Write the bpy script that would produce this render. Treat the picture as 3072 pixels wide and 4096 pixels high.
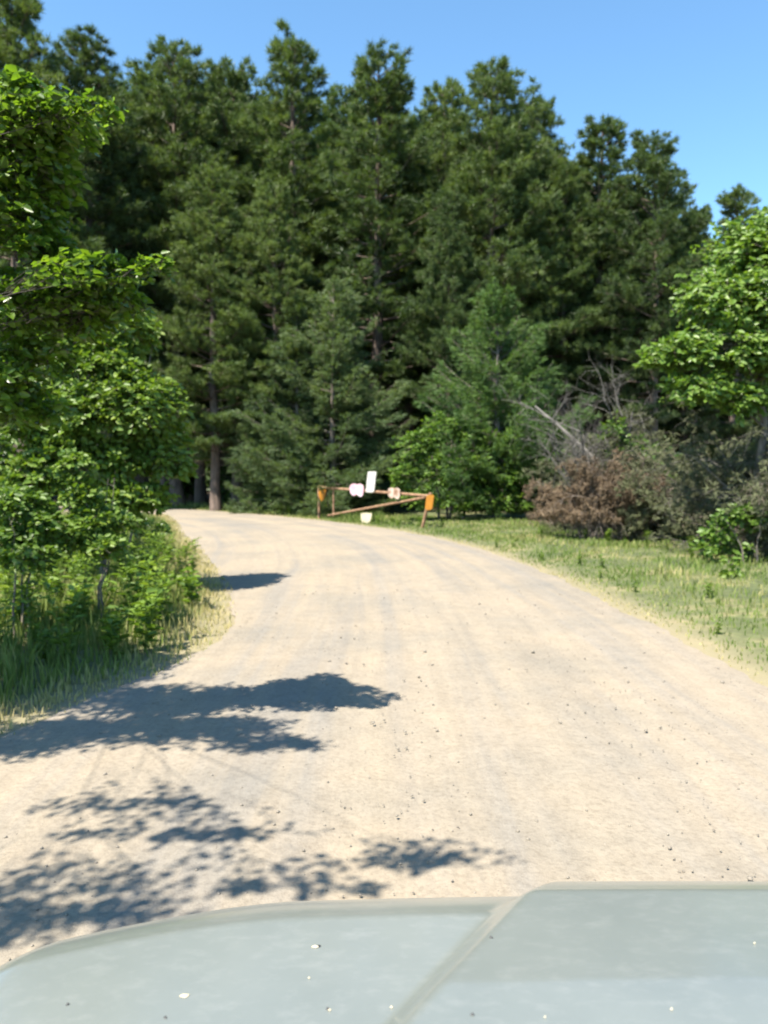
import bpy, math, random
import numpy as np
from mathutils import Vector, Matrix

# ------------------------------------------------------------------ scene, camera, light
for o in list(bpy.data.objects): bpy.data.objects.remove(o)
scene = bpy.context.scene
COL = scene.collection
FPX = 3094.0                       # focal length in photograph pixels (4096 high)
CAMH = 1.7
PITCH = math.radians(2.65)
cam = bpy.data.cameras.new('camera')
cam.sensor_fit = 'VERTICAL'; cam.sensor_height = 36.0; cam.sensor_width = 27.0
cam.lens = 36.0 * FPX / 4096.0
cam.clip_start = 0.05; cam.clip_end = 2000
cam.dof.use_dof = True; cam.dof.focus_distance = 1.7; cam.dof.aperture_fstop = 4.6
camo = bpy.data.objects.new('camera', cam); COL.objects.link(camo)
camo.location = (0, 0, CAMH); camo.rotation_euler = (math.pi / 2 - PITCH, 0, 0)
scene.camera = camo

SUN_EL = math.radians(58)
SUN_AZ = math.radians(-138)         # clockwise from +Y (straight ahead)
S = Vector((math.sin(SUN_AZ) * math.cos(SUN_EL), math.cos(SUN_AZ) * math.cos(SUN_EL), math.sin(SUN_EL)))
world = bpy.data.worlds.new('World'); scene.world = world; world.use_nodes = True
wn = world.node_tree.nodes; wl = world.node_tree.links
sky = wn.new('ShaderNodeTexSky'); sky.sky_type = 'NISHITA'; sky.sun_disc = False
sky.sun_elevation = SUN_EL; sky.sun_rotation = SUN_AZ % (2 * math.pi)
sky.altitude = 900; sky.air_density = 1.0; sky.dust_density = 0.1; sky.ozone_density = 2.2
bg = wn['Background']; bg.inputs['Strength'].default_value = 0.104
tintn = wn.new('ShaderNodeMix'); tintn.data_type = 'RGBA'; tintn.blend_type = 'MULTIPLY'; tintn.inputs[0].default_value = 1.0
tintn.inputs[7].default_value = (.80, 1.02, 1.02, 1)      # greenish cast of the car's glass
wl.new(sky.outputs['Color'], tintn.inputs[6]); wl.new(tintn.outputs[2], bg.inputs['Color'])
sun = bpy.data.lights.new('sun', 'SUN'); sun.energy = 5.0; sun.angle = math.radians(0.55); sun.color = (1.0, 0.93, 0.82)
suno = bpy.data.objects.new('sun', sun); COL.objects.link(suno)
suno.location = (-30, 20, 50); suno.rotation_euler = S.to_track_quat('Z', 'Y').to_euler()
vs = scene.view_settings
vs.view_transform = 'Standard'; vs.look = 'None'; vs.gamma = 1.0; vs.use_curve_mapping = False
vs.exposure = 1.6
scene.cycles.max_bounces = 6; scene.cycles.diffuse_bounces = 3; scene.cycles.transmission_bounces = 4

# ------------------------------------------------------------------ helpers
CP, SP = math.cos(PITCH), math.sin(PITCH)
def ray(px, py):
    u = (px - 1536) / FPX; v = (2048 - py) / FPX
    return np.array([u, CP + v * SP, v * CP - SP])
def at(px, py, Y):
    d = ray(px, py); k = Y / d[1]
    return np.array([d[0] * k, Y, CAMH + d[2] * k])
def gnd(px, py, z=0.0):
    d = ray(px, py); k = (z - CAMH) / d[2]
    return np.array([d[0] * k, d[1] * k, z])

def tag(o, label=None, cat=None, group=None, kind=None):
    if label: o['label'] = label
    if cat: o['category'] = cat
    if group: o['group'] = group
    if kind: o['kind'] = kind
    return o
def empty(name, loc=(0, 0, 0), rz=0.0):
    o = bpy.data.objects.new(name, None); COL.objects.link(o)
    o.location = loc; o.rotation_euler = (0, 0, rz); o.empty_display_size = 0.2
    return o
def mesh(name, V, F, mat, tint=None, smooth=False, uv=None):
    """V (n,3); F (m,k) index array, or list of such arrays"""
    Fs = F if isinstance(F, list) else [F]
    Fs = [np.asarray(f, dtype=np.int32) for f in Fs if len(f)]
    V = np.asarray(V, dtype=np.float32)
    me = bpy.data.meshes.new(name)
    me.vertices.add(len(V)); me.vertices.foreach_set('co', V.ravel())
    idx = np.concatenate([f.ravel() for f in Fs])
    tot = np.concatenate([np.full(len(f), f.shape[1], dtype=np.int32) for f in Fs])
    start = np.concatenate([[0], np.cumsum(tot)[:-1]]).astype(np.int32)
    me.loops.add(len(idx)); me.loops.foreach_set('vertex_index', idx)
    me.polygons.add(len(tot)); me.polygons.foreach_set('loop_start', start); me.polygons.foreach_set('loop_total', tot)
    if smooth: me.polygons.foreach_set('use_smooth', np.ones(len(tot), dtype=bool))
    me.update(calc_edges=True)
    if tint is not None:
        a = me.attributes.new('tint', 'FLOAT', 'POINT'); a.data.foreach_set('value', np.asarray(tint, dtype=np.float32))
    if uv is not None:
        l = me.uv_layers.new(name='UVMap'); l.data.foreach_set('uv', np.asarray(uv, dtype=np.float32)[idx].ravel())
    me.validate()
    me.materials.append(mat)
    return me
def obj(name, me, parent=None):
    o = bpy.data.objects.new(name, me); COL.objects.link(o)
    if parent is not None: o.parent = parent
    return o
class MB:
    """collects shapes for one mesh object"""
    def __init__(s): s.V = []; s.F = {}; s.T = []; s.n = 0
    def add(s, V, F, tint=0.5):
        V = np.asarray(V, dtype=np.float64); F = np.asarray(F)
        s.V.append(V); s.F.setdefault(F.shape[1], []).append(F + s.n)
        t = np.asarray(tint, dtype=np.float64)
        s.T.append(np.full(len(V), float(t)) if t.ndim == 0 else t); s.n += len(V)
    def mesh(s, name, mat, smooth=False):
        return mesh(name, np.concatenate(s.V), [np.concatenate(f) for f in s.F.values()], mat, np.concatenate(s.T), smooth)
    def build(s, name, mat, parent=None, smooth=False):
        return obj(name, s.mesh(name, mat, smooth), parent)
def nrm(a):
    return a / np.maximum(np.linalg.norm(a, axis=-1, keepdims=True), 1e-9)
def perp(D, rng):
    """random unit vectors perpendicular to D"""
    R = rng.normal(size=D.shape)
    return nrm(np.cross(D, R))
def tube(P, R, k=6):
    P = np.asarray(P, float); n = len(P); R = np.asarray(R, float)
    T = nrm(np.gradient(P, axis=0))
    ref = np.array([0.0, 0, 1]) if abs(T[0][2]) < 0.9 else np.array([1.0, 0, 0])
    A = nrm(np.cross(T, ref)); B = np.cross(T, A)
    a = np.arange(k) * 2 * math.pi / k
    V = P[:, None, :] + R[:, None, None] * (np.cos(a)[None, :, None] * A[:, None, :] + np.sin(a)[None, :, None] * B[:, None, :])
    V = V.reshape(-1, 3)
    i = np.arange(n - 1)[:, None] * k; j = np.arange(k)[None, :]; j2 = (j + 1) % k
    F = np.stack([i + j, i + j2, i + k + j2, i + k + j], -1).reshape(-1, 4)
    return V, F
def capped(mb, P, R, k=8, tint=0.5):
    V, F = tube(P, R, k); n0 = mb.n; mb.add(V, F, tint)
    for end in (0, len(P) - 1):
        c = np.asarray(P[end], float)[None]; ring = V[end * k:(end + 1) * k]
        f = [[0, 1 + (q + 1) % k, 1 + q] if end == 0 else [0, 1 + q, 1 + (q + 1) % k] for q in range(k)]
        mb.add(np.concatenate([c, ring]), np.array(f), tint)
def segs(mb, A, B, ra, rb, tint=0.5):
    """many thin three-sided twigs at once"""
    D = nrm(B - A); N = nrm(np.cross(D, np.where(np.abs(D[:, 2:3]) < .9, np.array([[0, 0, 1.]]), np.array([[1., 0, 0]]))))
    M = np.cross(D, N); n = len(A); V = np.zeros((n, 6, 3))
    for q in range(3):
        w = math.cos(q * 2.0944) * N + math.sin(q * 2.0944) * M
        V[:, q] = A + w * np.reshape(ra, (-1, 1)); V[:, 3 + q] = B + w * np.reshape(rb, (-1, 1))
    b = np.arange(n)[:, None] * 6
    F = np.concatenate([b + np.array([[0, 1, 4, 3]]), b + np.array([[1, 2, 5, 4]]), b + np.array([[2, 0, 3, 5]])])
    t = np.asarray(tint, float); t = np.full(n * 6, float(t)) if t.ndim == 0 else np.repeat(t, 6)
    mb.add(V.reshape(-1, 3), F, t)
def leaves(mb, P, D, N, L, W, tint, fold=0.25, droop=0.15):
    """folded pointed leaves, two quads each"""
    n = len(P); Sd = nrm(np.cross(D, N)); N = np.cross(Sd, D)
    L = np.reshape(L, (-1, 1)) * np.ones((n, 1)); W = np.reshape(W, (-1, 1)) * np.ones((n, 1))
    V = np.zeros((n, 6, 3))
    V[:, 0] = P
    V[:, 1] = P + D * L * .32 + Sd * W * .5 + N * W * fold
    V[:, 2] = P + D * L * .70 + Sd * W * .38 + N * (W * fold * .8 - L * droop * .5)
    V[:, 3] = P + D * L - N * L * droop
    V[:, 4] = P + D * L * .70 - Sd * W * .38 + N * (W * fold * .8 - L * droop * .5)
    V[:, 5] = P + D * L * .32 - Sd * W * .5 + N * W * fold
    b = np.arange(n)[:, None] * 6
    F = np.concatenate([b + np.array([[0, 1, 2, 3]]), b + np.array([[0, 3, 4, 5]])])
    mb.add(V.reshape(-1, 3), F, np.repeat(np.asarray(tint), 6))
def needles(mb, P, D, k, l, w, spread, tint, rng):
    """tufts: k slim blades fanning from each point"""
    n = len(P)
    d = nrm(D[:, None, :] + spread * rng.normal(size=(n, k, 3)))
    s = nrm(np.cross(d, rng.normal(size=(n, k, 3))))
    ll = l * rng.uniform(.65, 1.15, (n, k, 1))
    o = P[:, None, :] + .12 * l * rng.normal(size=(n, k, 3))
    V = np.stack([o - s * w / 2, o + s * w / 2, o + d * ll], 2).reshape(-1, 3)
    F = np.arange(n * k * 3).reshape(-1, 3)
    t = np.repeat(np.asarray(tint), k * 3) + np.repeat(rng.normal(0, .06, n * k), 3)
    mb.add(V, F, t)
def wave(x, y, sd=0.0):
    """cheap smooth noise in -1..1"""
    return (np.sin(x * 1.13 + 2.1 * np.sin(y * .71 + sd)) + np.sin(y * 1.37 + 1.7 * np.sin(x * .83 + 2 * sd)) + .6 * np.sin(x * 2.9 - y * 2.3 + sd) + .5 * np.sin(x * 4.7 + y * 5.3 + 3 * sd)) / 3.1
def box(mb, c, s, tint=.5, M=None):
    x, y, z = [q / 2 for q in s]
    V = np.array([[a, b, d] for d in (-z, z) for (a, b) in ((-x, -y), (x, -y), (x, y), (-x, y))])
    if M is not None: V = V @ np.array(M).T
    F = np.array([[3, 2, 1, 0], [4, 5, 6, 7], [0, 1, 5, 4], [1, 2, 6, 5], [2, 3, 7, 6], [3, 0, 4, 7]])
    mb.add(V + np.array(c), F, tint)

# ------------------------------------------------------------------ materials
def newmat(name):
    m = bpy.data.materials.new(name); m.use_nodes = True
    return m, m.node_tree.nodes, m.node_tree.links, m.node_tree.nodes['Principled BSDF']
def ramp(n, stops):
    r = n.new('ShaderNodeValToRGB'); e = r.color_ramp.elements
    e[0].position, e[0].color = stops[0][0], (*stops[0][1], 1)
    e[1].position, e[1].color = stops[-1][0], (*stops[-1][1], 1)
    for p, c in stops[1:-1]:
        q = e.new(p); q.color = (*c, 1)
    return r
def noise(n, l, scale, detail=4, coord=None, rough=.6):
    t = n.new('ShaderNodeTexNoise'); t.inputs['Scale'].default_value = scale; t.inputs['Detail'].default_value = detail; t.inputs['Roughness'].default_value = rough
    if coord is not None: l.new(coord, t.inputs['Vector'])
    return t
def mix(n, l, a, b, fac, mode='MIX'):
    m = n.new('ShaderNodeMix'); m.data_type = 'RGBA'; m.blend_type = mode
    for s, v in ((6, a), (7, b), (0, fac)):
        if hasattr(v, 'links'): l.new(v, m.inputs[s])
        elif isinstance(v, (int, float)): m.inputs[s].default_value = v
        else: m.inputs[s].default_value = (*v, 1)
    return m.outputs[2]
def leaf_mat(name, dark, mid, light, trans=(1.3, 1.35, .45), tf=.35, rough=.45, spec=.35):
    m, n, l, p = newmat(name)
    a = n.new('ShaderNodeAttribute'); a.attribute_name = 'tint'
    oi = n.new('ShaderNodeObjectInfo')
    mm = n.new('ShaderNodeMath'); mm.operation = 'MULTIPLY_ADD'; l.new(oi.outputs['Random'], mm.inputs[0]); mm.inputs[1].default_value = .30; mm.inputs[2].default_value = -.15
    ad = n.new('ShaderNodeMath'); l.new(a.outputs['Fac'], ad.inputs[0]); l.new(mm.outputs[0], ad.inputs[1])
    r = ramp(n, [(.1, dark), (.5, mid), (.9, light)]); l.new(ad.outputs[0], r.inputs[0])
    l.new(r.outputs[0], p.inputs['Base Color']); p.inputs['Roughness'].default_value = rough; p.inputs['Specular IOR Level'].default_value = spec
    t = n.new('ShaderNodeBsdfTranslucent'); tc = mix(n, l, r.outputs[0], trans, 1.0, 'MULTIPLY'); l.new(tc, t.inputs['Color'])
    ms = n.new('ShaderNodeMixShader'); ms.inputs[0].default_value = tf
    l.new(p.outputs[0], ms.inputs[1]); l.new(t.outputs[0], ms.inputs[2]); l.new(ms.outputs[0], n['Material Output'].inputs['Surface'])
    return m
def bark_mat(name, c1, c2, scale=6, bump=.6):
    m, n, l, p = newmat(name)
    tc = n.new('ShaderNodeTexCoord'); mp = n.new('ShaderNodeMapping'); mp.inputs['Scale'].default_value = (1, 1, .25); l.new(tc.outputs['Object'], mp.inputs[0])
    t = noise(n, l, scale, 6, mp.outputs[0], .7); r = ramp(n, [(.35, c1), (.65, c2)]); l.new(t.outputs['Fac'], r.inputs[0])
    l.new(r.outputs[0], p.inputs['Base Color']); p.inputs['Roughness'].default_value = .9
    b = n.new('ShaderNodeBump'); b.inputs['Strength'].default_value = bump; b.inputs['Distance'].default_value = .03; l.new(t.outputs['Fac'], b.inputs['Height']); l.new(b.outputs[0], p.inputs['Normal'])
    return m
def plain_mat(name, c1, c2, scale=12, rough=.6, metal=0.0, bump=.15, detail=5):
    m, n, l, p = newmat(name); tc = n.new('ShaderNodeTexCoord')
    t = noise(n, l, scale, detail, tc.outputs['Object']); r = ramp(n, [(.35, c1), (.68, c2)]); l.new(t.outputs['Fac'], r.inputs[0])
    l.new(r.outputs[0], p.inputs['Base Color']); p.inputs['Roughness'].default_value = rough; p.inputs['Metallic'].default_value = metal
    b = n.new('ShaderNodeBump'); b.inputs['Strength'].default_value = bump; b.inputs['Distance'].default_value = .01; l.new(t.outputs['Fac'], b.inputs['Height']); l.new(b.outputs[0], p.inputs['Normal'])
    return m
M = {}
M['pine'] = leaf_mat('pine_needles', (.026, .048, .019), (.074, .116, .036), (.135, .182, .052), tf=.32, rough=.5, spec=.3)
M['cedar'] = leaf_mat('cedar_needles', (.052, .084, .038), (.092, .136, .058), (.135, .182, .072), tf=.35, rough=.55, spec=.25)
M['greencedar'] = leaf_mat('green_cedar_needles', (.045, .088, .030), (.082, .145, .045), (.13, .195, .06), tf=.35, rough=.55, spec=.2)
M['maple'] = leaf_mat('maple_leaves', (.040, .082, .014), (.068, .130, .020), (.115, .185, .030), tf=.45, rough=.36, spec=.5)
M['canopy'] = leaf_mat('canopy_leaves', (.056, .110, .016), (.112, .192, .024), (.185, .26, .036), tf=.52, rough=.30, spec=.55)
M['bright'] = leaf_mat('sunlit_leaves', (.062, .115, .020), (.105, .185, .030), (.165, .25, .044), tf=.38, rough=.4, spec=.4)
M['bush'] = leaf_mat('bush_leaves', (.046, .092, .018), (.088, .162, .026), (.15, .225, .036), tf=.42, spec=.2)
M['weed'] = leaf_mat('weed_leaves', (.062, .115, .020), (.116, .19, .028), (.19, .255, .042), tf=.35)
M['grass'] = leaf_mat('grass_blades', (.085, .135, .030), (.15, .20, .048), (.40, .345, .17), trans=(1.15, 1.2, .6), tf=.3, rough=.6, spec=.2)
M['browned'] = leaf_mat('browned_needles', (.075, .058, .040), (.132, .098, .064), (.21, .152, .098), trans=(1.2, 1.0, .7), tf=.15, rough=.8, spec=.1)
M['greygreen'] = leaf_mat('greygreen_needles', (.055, .058, .036), (.092, .100, .055), (.14, .155, .075), trans=(1.2, 1.1, .6), tf=.15, rough=.8, spec=.1)
M['pinebark'] = bark_mat('pine_bark', (.055, .040, .032), (.16, .115, .09), 5)
M['bark'] = bark_mat('grey_bark', (.075, .060, .048), (.20, .17, .14), 9)
M['darkbark'] = bark_mat('dark_bark', (.030, .026, .020), (.075, .062, .048), 9)
M['deadwood'] = bark_mat('dead_wood', (.060, .054, .047), (.155, .143, .125), 14, .3)
M['twig'] = bark_mat('brown_twig', (.11, .088, .072), (.23, .19, .155), 14, .3)
M['rust'] = plain_mat('rusty_steel', (.16, .085, .045), (.33, .20, .115), 9, .75, .1)
M['amber'] = plain_mat('amber_plate', (.29, .115, .006), (.36, .15, .009), 5, .55)
M['white'] = plain_mat('weathered_white_plate', (.40, .38, .35), (.52, .50, .47), 3, .55)
M['pink'] = plain_mat('faded_pink_plate', (.48, .26, .30), (.56, .45, .50), 3.5, .6, 0, .1, 1)
M['tan'] = plain_mat('peeling_tan_plate', (.20, .11, .065), (.48, .38, .31), 4.5, .65, 0, .1, 1)
M['cream'] = plain_mat('cream_plate', (.42, .37, .25), (.50, .45, .33), 3, .6)
M['stone'] = plain_mat('gravel_stone', (.11, .095, .078), (.27, .235, .185), 30, .85)

# road edges as functions of Y (metres ahead of the camera)
LE = np.array([(-60, -3.6), (-14, -3.6), (0, -2.75), (3.2, -2.65), (4.4, -2.6), (5.2, -2.45), (6.4, -1.98), (7.4, -1.74), (8.4, -1.72), (9.4, -1.85), (10.6, -2.1), (12.5, -2.6), (15.7, -3.6), (19, -4.6), (22, -5.7), (28, -7.5), (34, -9.6), (37.5, -15), (40, -28), (42, -60)])
RE = np.array([(-60, 3.0), (-14, 3.1), (0, 3.15), (6, 3.07), (8.5, 3.05), (10.6, 2.96), (14.5, 2.75), (18.5, 2.15), (21, 1.45), (24, .5), (29.2, -2.2), (35, -6.0), (40, -10.5), (43, -17), (46, -30), (49, -62)])
def xl(y): return np.interp(y, LE[:, 0], LE[:, 1])
def xr(y): return np.interp(y, RE[:, 0], RE[:, 1])
def smooth_interp(f, y): return sum(f(y + d) for d in (-.6, -.3, 0, .3, .6)) / 5
XL = lambda y: smooth_interp(xl, y)
XR = lambda y: smooth_interp(xr, y)
def road_dist(x, y):
    """positive outside the road, metres (approximately)"""
    sl = np.where(y > 30, .45, 1.0)
    return np.maximum(XL(y) - x, x - XR(y)) * sl

def ground_z(x, y):
    d = np.clip((road_dist(x, y) - .3) / 3.0, 0, 1); d = d * d * (3 - 2 * d)
    return d * (.10 * wave(x * .5, y * .5) + .05 * wave(x * 1.7, y * 1.7, 1.) + .06)

def build_setting():
    # ground sheet out to the horizon, finer near the camera
    def axis(a, b, fine0, fine1, st):
        inner = np.arange(fine0, fine1 + 1e-6, st)
        lo = fine0 - np.geomspace(st, fine0 - a, 24)[::-1]; hi = fine1 + np.geomspace(st, b - fine1, 24)
        return np.concatenate([lo, inner, hi])
    xs = axis(-900, 900, -24, 24, .4); ys = axis(-700, 1100, -10, 56, .4)
    X, Y = np.meshgrid(xs, ys); Z = ground_z(X, Y)
    far = np.clip((np.hypot(X, Y) - 55) / 30, 0, 1); Z = Z * (1 - far)
    V = np.stack([X, Y, Z], -1).reshape(-1, 3); w = len(xs)
    i = np.arange(len(ys) - 1)[:, None] * w; j = np.arange(w - 1)[None]
    F = np.stack([i + j, i + j + 1, i + w + j + 1, i + w + j], -1).reshape(-1, 4)
    m, n, l, p = newmat('soil_and_turf'); tc = n.new('ShaderNodeTexCoord')
    t1 = noise(n, l, .8, 6, tc.outputs['Object'], .7); t2 = noise(n, l, 9, 5, tc.outputs['Object'], .7)
    r1 = ramp(n, [(.36, (.055, .072, .026)), (.52, (.10, .115, .042)), (.68, (.24, .20, .105))]); l.new(t1.outputs['Fac'], r1.inputs[0])
    r2 = ramp(n, [(.3, (.55, .55, .5)), (.7, (1.2, 1.2, 1.1))]); l.new(t2.outputs['Fac'], r2.inputs[0])
    turf = mix(n, l, r1.outputs[0], r2.outputs[0], 1.0, 'MULTIPLY')
    a = n.new('ShaderNodeAttribute'); a.attribute_name = 'tint'
    rs = ramp(n, [(.0, (0, 0, 0)), (1., (1, 1, 1))]); l.new(a.outputs['Fac'], rs.inputs[0])
    litter = mix(n, l, (.085, .058, .036), r2.outputs[0], 1.0, 'MULTIPLY')
    a2 = n.new('ShaderNodeAttribute'); a2.attribute_name = 'edge'
    turf = mix(n, l, turf, (.235, .195, .115), a2.outputs['Fac'])
    l.new(mix(n, l, turf, litter, rs.outputs[0]), p.inputs['Base Color']); p.inputs['Roughness'].default_value = .95
    b = n.new('ShaderNodeBump'); b.inputs['Strength'].default_value = .7; b.inputs['Distance'].default_value = .04; l.new(t2.outputs['Fac'], b.inputs['Height']); l.new(b.outputs[0], p.inputs['Normal'])
    litter_mask = np.clip((road_dist(V[:, 0], V[:, 1]) - 4.5) / 2.5, 0, 1)
    g = obj('ground', mesh('ground', V, F, m, litter_mask, True)); tag(g, kind='structure')
    ea = g.data.attributes.new('edge', 'FLOAT', 'POINT'); ea.data.foreach_set('value', (.9 * np.exp(-(np.maximum(road_dist(V[:, 0], V[:, 1]), 0) / .45) ** 2)).astype(np.float32))

    # gravel road sheet
    ys = np.concatenate([np.arange(-60, -6, 2.0), np.arange(-6, 14, .1), np.arange(14, 49, .2)])
    ts = np.linspace(0, 1, 70)
    A = XL(ys)[:, None]; B = XR(ys)[:, None]
    edge = .10 * wave(ys * 2.3, ys * .7)[:, None]; edge2 = .12 * wave(ys * 1.9, ys * .9, 2.)[:, None]
    A = A + edge; B = B + edge2
    X = A + (B - A) * ts[None]; Y = np.repeat(ys[:, None], len(ts), 1)
    U = XR(ys)[:, None] - X
    crown = np.sin(np.pi * ts)[None] ** .6
    ruts = -.018 * (np.exp(-((U - 1.45) / .32) ** 2) + np.exp(-((U - 3.1) / .34) ** 2))
    Z = .012 + .035 * crown + ruts * crown + .006 * wave(X * 2.2, Y * 1.6, 4.) * crown
    V = np.stack([X, Y, Z], -1).reshape(-1, 3); w = len(ts)
    i = np.arange(len(ys) - 1)[:, None] * w; j = np.arange(w - 1)[None]
    F = np.stack([i + j, i + j + 1, i + w + j + 1, i + w + j], -1).reshape(-1, 4)
    m, n, l, p = newmat('sandy_gravel'); uvn = n.new('ShaderNodeUVMap'); tc = n.new('ShaderNodeTexCoord')
    mp = n.new('ShaderNodeMapping'); mp.inputs['Scale'].default_value = (2.6, .09, 1); l.new(uvn.outputs[0], mp.inputs[0])
    mp2 = n.new('ShaderNodeMapping'); mp2.inputs['Scale'].default_value = (7.0, .35, 1); l.new(uvn.outputs[0], mp2.inputs[0])
    t1 = noise(n, l, 1.0, 4, mp.outputs[0], .55); t1.inputs['Distortion'].default_value = .4
    t1b = noise(n, l, 1.0, 4, mp2.outputs[0], .6); t1b.inputs['Distortion'].default_value = .8
    t2 = noise(n, l, .55, 5, tc.outputs['Object'], .6); t3 = noise(n, l, 34, 5, tc.outputs['Object'], .75); t4 = noise(n, l, 6, 5, tc.outputs['Object'], .7)
    r1 = ramp(n, [(.36, (.215, .196, .166)), (.50, (.245, .214, .168)), (.66, (.262, .226, .172))]); l.new(t1.outputs['Fac'], r1.inputs[0])
    rb = ramp(n, [(.30, (.93, .93, .93)), (.65, (1.02, 1.02, 1.02))]); l.new(t1b.outputs['Fac'], rb.inputs[0])
    r2 = ramp(n, [(.32, (.83, .85, .88)), (.58, (1.03, 1.0, .965))]); l.new(t2.outputs['Fac'], r2.inputs[0])
    r3 = ramp(n, [(.34, (.80, .79, .78)), (.52, (1.0, 1.0, 1.0)), (.8, (1.09, 1.08, 1.06))]); l.new(t3.outputs['Fac'], r3.inputs[0])
    r4 = ramp(n, [(.30, (.90, .895, .89)), (.60, (1.02, 1.02, 1.02))]); l.new(t4.outputs['Fac'], r4.inputs[0])
    c = mix(n, l, r1.outputs[0], r2.outputs[0], 1.0, 'MULTIPLY'); c = mix(n, l, c, rb.outputs[0], 1.0, 'MULTIPLY'); c = mix(n, l, c, r3.outputs[0], 1.0, 'MULTIPLY'); c = mix(n, l, c, r4.outputs[0], 1.0, 'MULTIPLY')
    l.new(c, p.inputs['Base Color']); p.inputs['Roughness'].default_value = .95; p.inputs['Specular IOR Level'].default_value = .15
    b = n.new('ShaderNodeBump'); b.inputs['Strength'].default_value = .4; b.inputs['Distance'].default_value = .009; l.new(t3.outputs['Fac'], b.inputs['Height'])
    b2 = n.new('ShaderNodeBump'); b2.inputs['Strength'].default_value = .5; b2.inputs['Distance'].default_value = .03; l.new(t4.outputs['Fac'], b2.inputs['Height']); l.new(b.outputs[0], b2.inputs['Normal']); l.new(b2.outputs[0], p.inputs['Normal'])
    road = obj('gravel_road', mesh('gravel_road', V, F, m, None, True, np.stack([U.ravel(), Y.ravel()], -1))); tag(road, kind='structure')

    # loose stones: the big ones singly, the fine gravel as one mass
    rng = np.random.default_rng(5)
    def stone_shape(r):
        V = np.array([[a, b, c] for a in (-1, 0, 1) for b in (-1, 0, 1) for c in (-1, 0, 1) if (a, b, c) != (0, 0, 0)], float)
        ico = np.array([[0, 0, 1], [.89, 0, .45], [.28, .85, .45], [-.72, .53, .45], [-.72, -.53, .45], [.28, -.85, .45], [.72, .53, -.45], [-.28, .85, -.45], [-.89, 0, -.45], [-.28, -.85, -.45], [.72, -.53, -.45], [0, 0, -1]])
        f = np.array([[0, 1, 2], [0, 2, 3], [0, 3, 4], [0, 4, 5], [0, 5, 1], [1, 6, 2], [2, 7, 3], [3, 8, 4], [4, 9, 5], [5, 10, 1], [6, 7, 2], [7, 8, 3], [8, 9, 4], [9, 10, 5], [10, 6, 1], [11, 7, 6], [11, 8, 7], [11, 9, 8], [11, 10, 9], [11, 6, 10]])
        v = ico * r.uniform(.7, 1.2, (12, 1)) * np.array([1, r.uniform(.6, .9), r.uniform(.45, .7)])
        return v, f
    vars_ = [mesh('stone', *stone_shape(rng), M['stone']) for _ in range(6)]
    for q in range(260):
        Yq = 2.4 + 10 * rng.random() ** 1.5; t = rng.uniform(.1, .98)
        x = float(XL(Yq) + (XR(Yq) - XL(Yq)) * t)
        s = rng.uniform(.008, .017) * min(1, .35 + Yq / 9) * (1.5 if rng.random() < .08 else 1)
        o = obj('stone', vars_[q % 6], road); o.scale = (s, s, s); o.rotation_euler = (0, 0, rng.uniform(0, 6)); o.location = (x, Yq, .012 + .035 * math.sin(math.pi * t) ** .6 + s * .25)
    mb = MB(); sv, sf = stone_shape(rng); cnt = 7000
    Yq = 2.2 + 20 * rng.random(cnt) ** 1.7; t = rng.random(cnt); t = np.where(rng.random(cnt) < .45, np.where(rng.random(cnt) < .6, .97 - .13 * rng.random(cnt) ** 2, .03 + .12 * rng.random(cnt) ** 2), t)
    x = XL(Yq) + (XR(Yq) - XL(Yq)) * t; s = rng.uniform(.003, .008, cnt)
    z = .014 + .030 * np.sin(np.pi * t) ** .6
    pos = np.stack([x, Yq, z], -1); a = rng.uniform(0, 6.28, cnt)
    vx = sv[None] * s[:, None, None]
    rv = np.stack([vx[..., 0] * np.cos(a)[:, None] - vx[..., 1] * np.sin(a)[:, None], vx[..., 0] * np.sin(a)[:, None] + vx[..., 1] * np.cos(a)[:, None], vx[..., 2]], -1)
    mb.add((pos[:, None] + rv).reshape(-1, 3), (np.arange(cnt)[:, None, None] * 12 + sf[None]).reshape(-1, 3))
    tag(mb.build('loose_gravel', M['stone'], road), kind='stuff')
    return road
road = build_setting()

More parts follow.
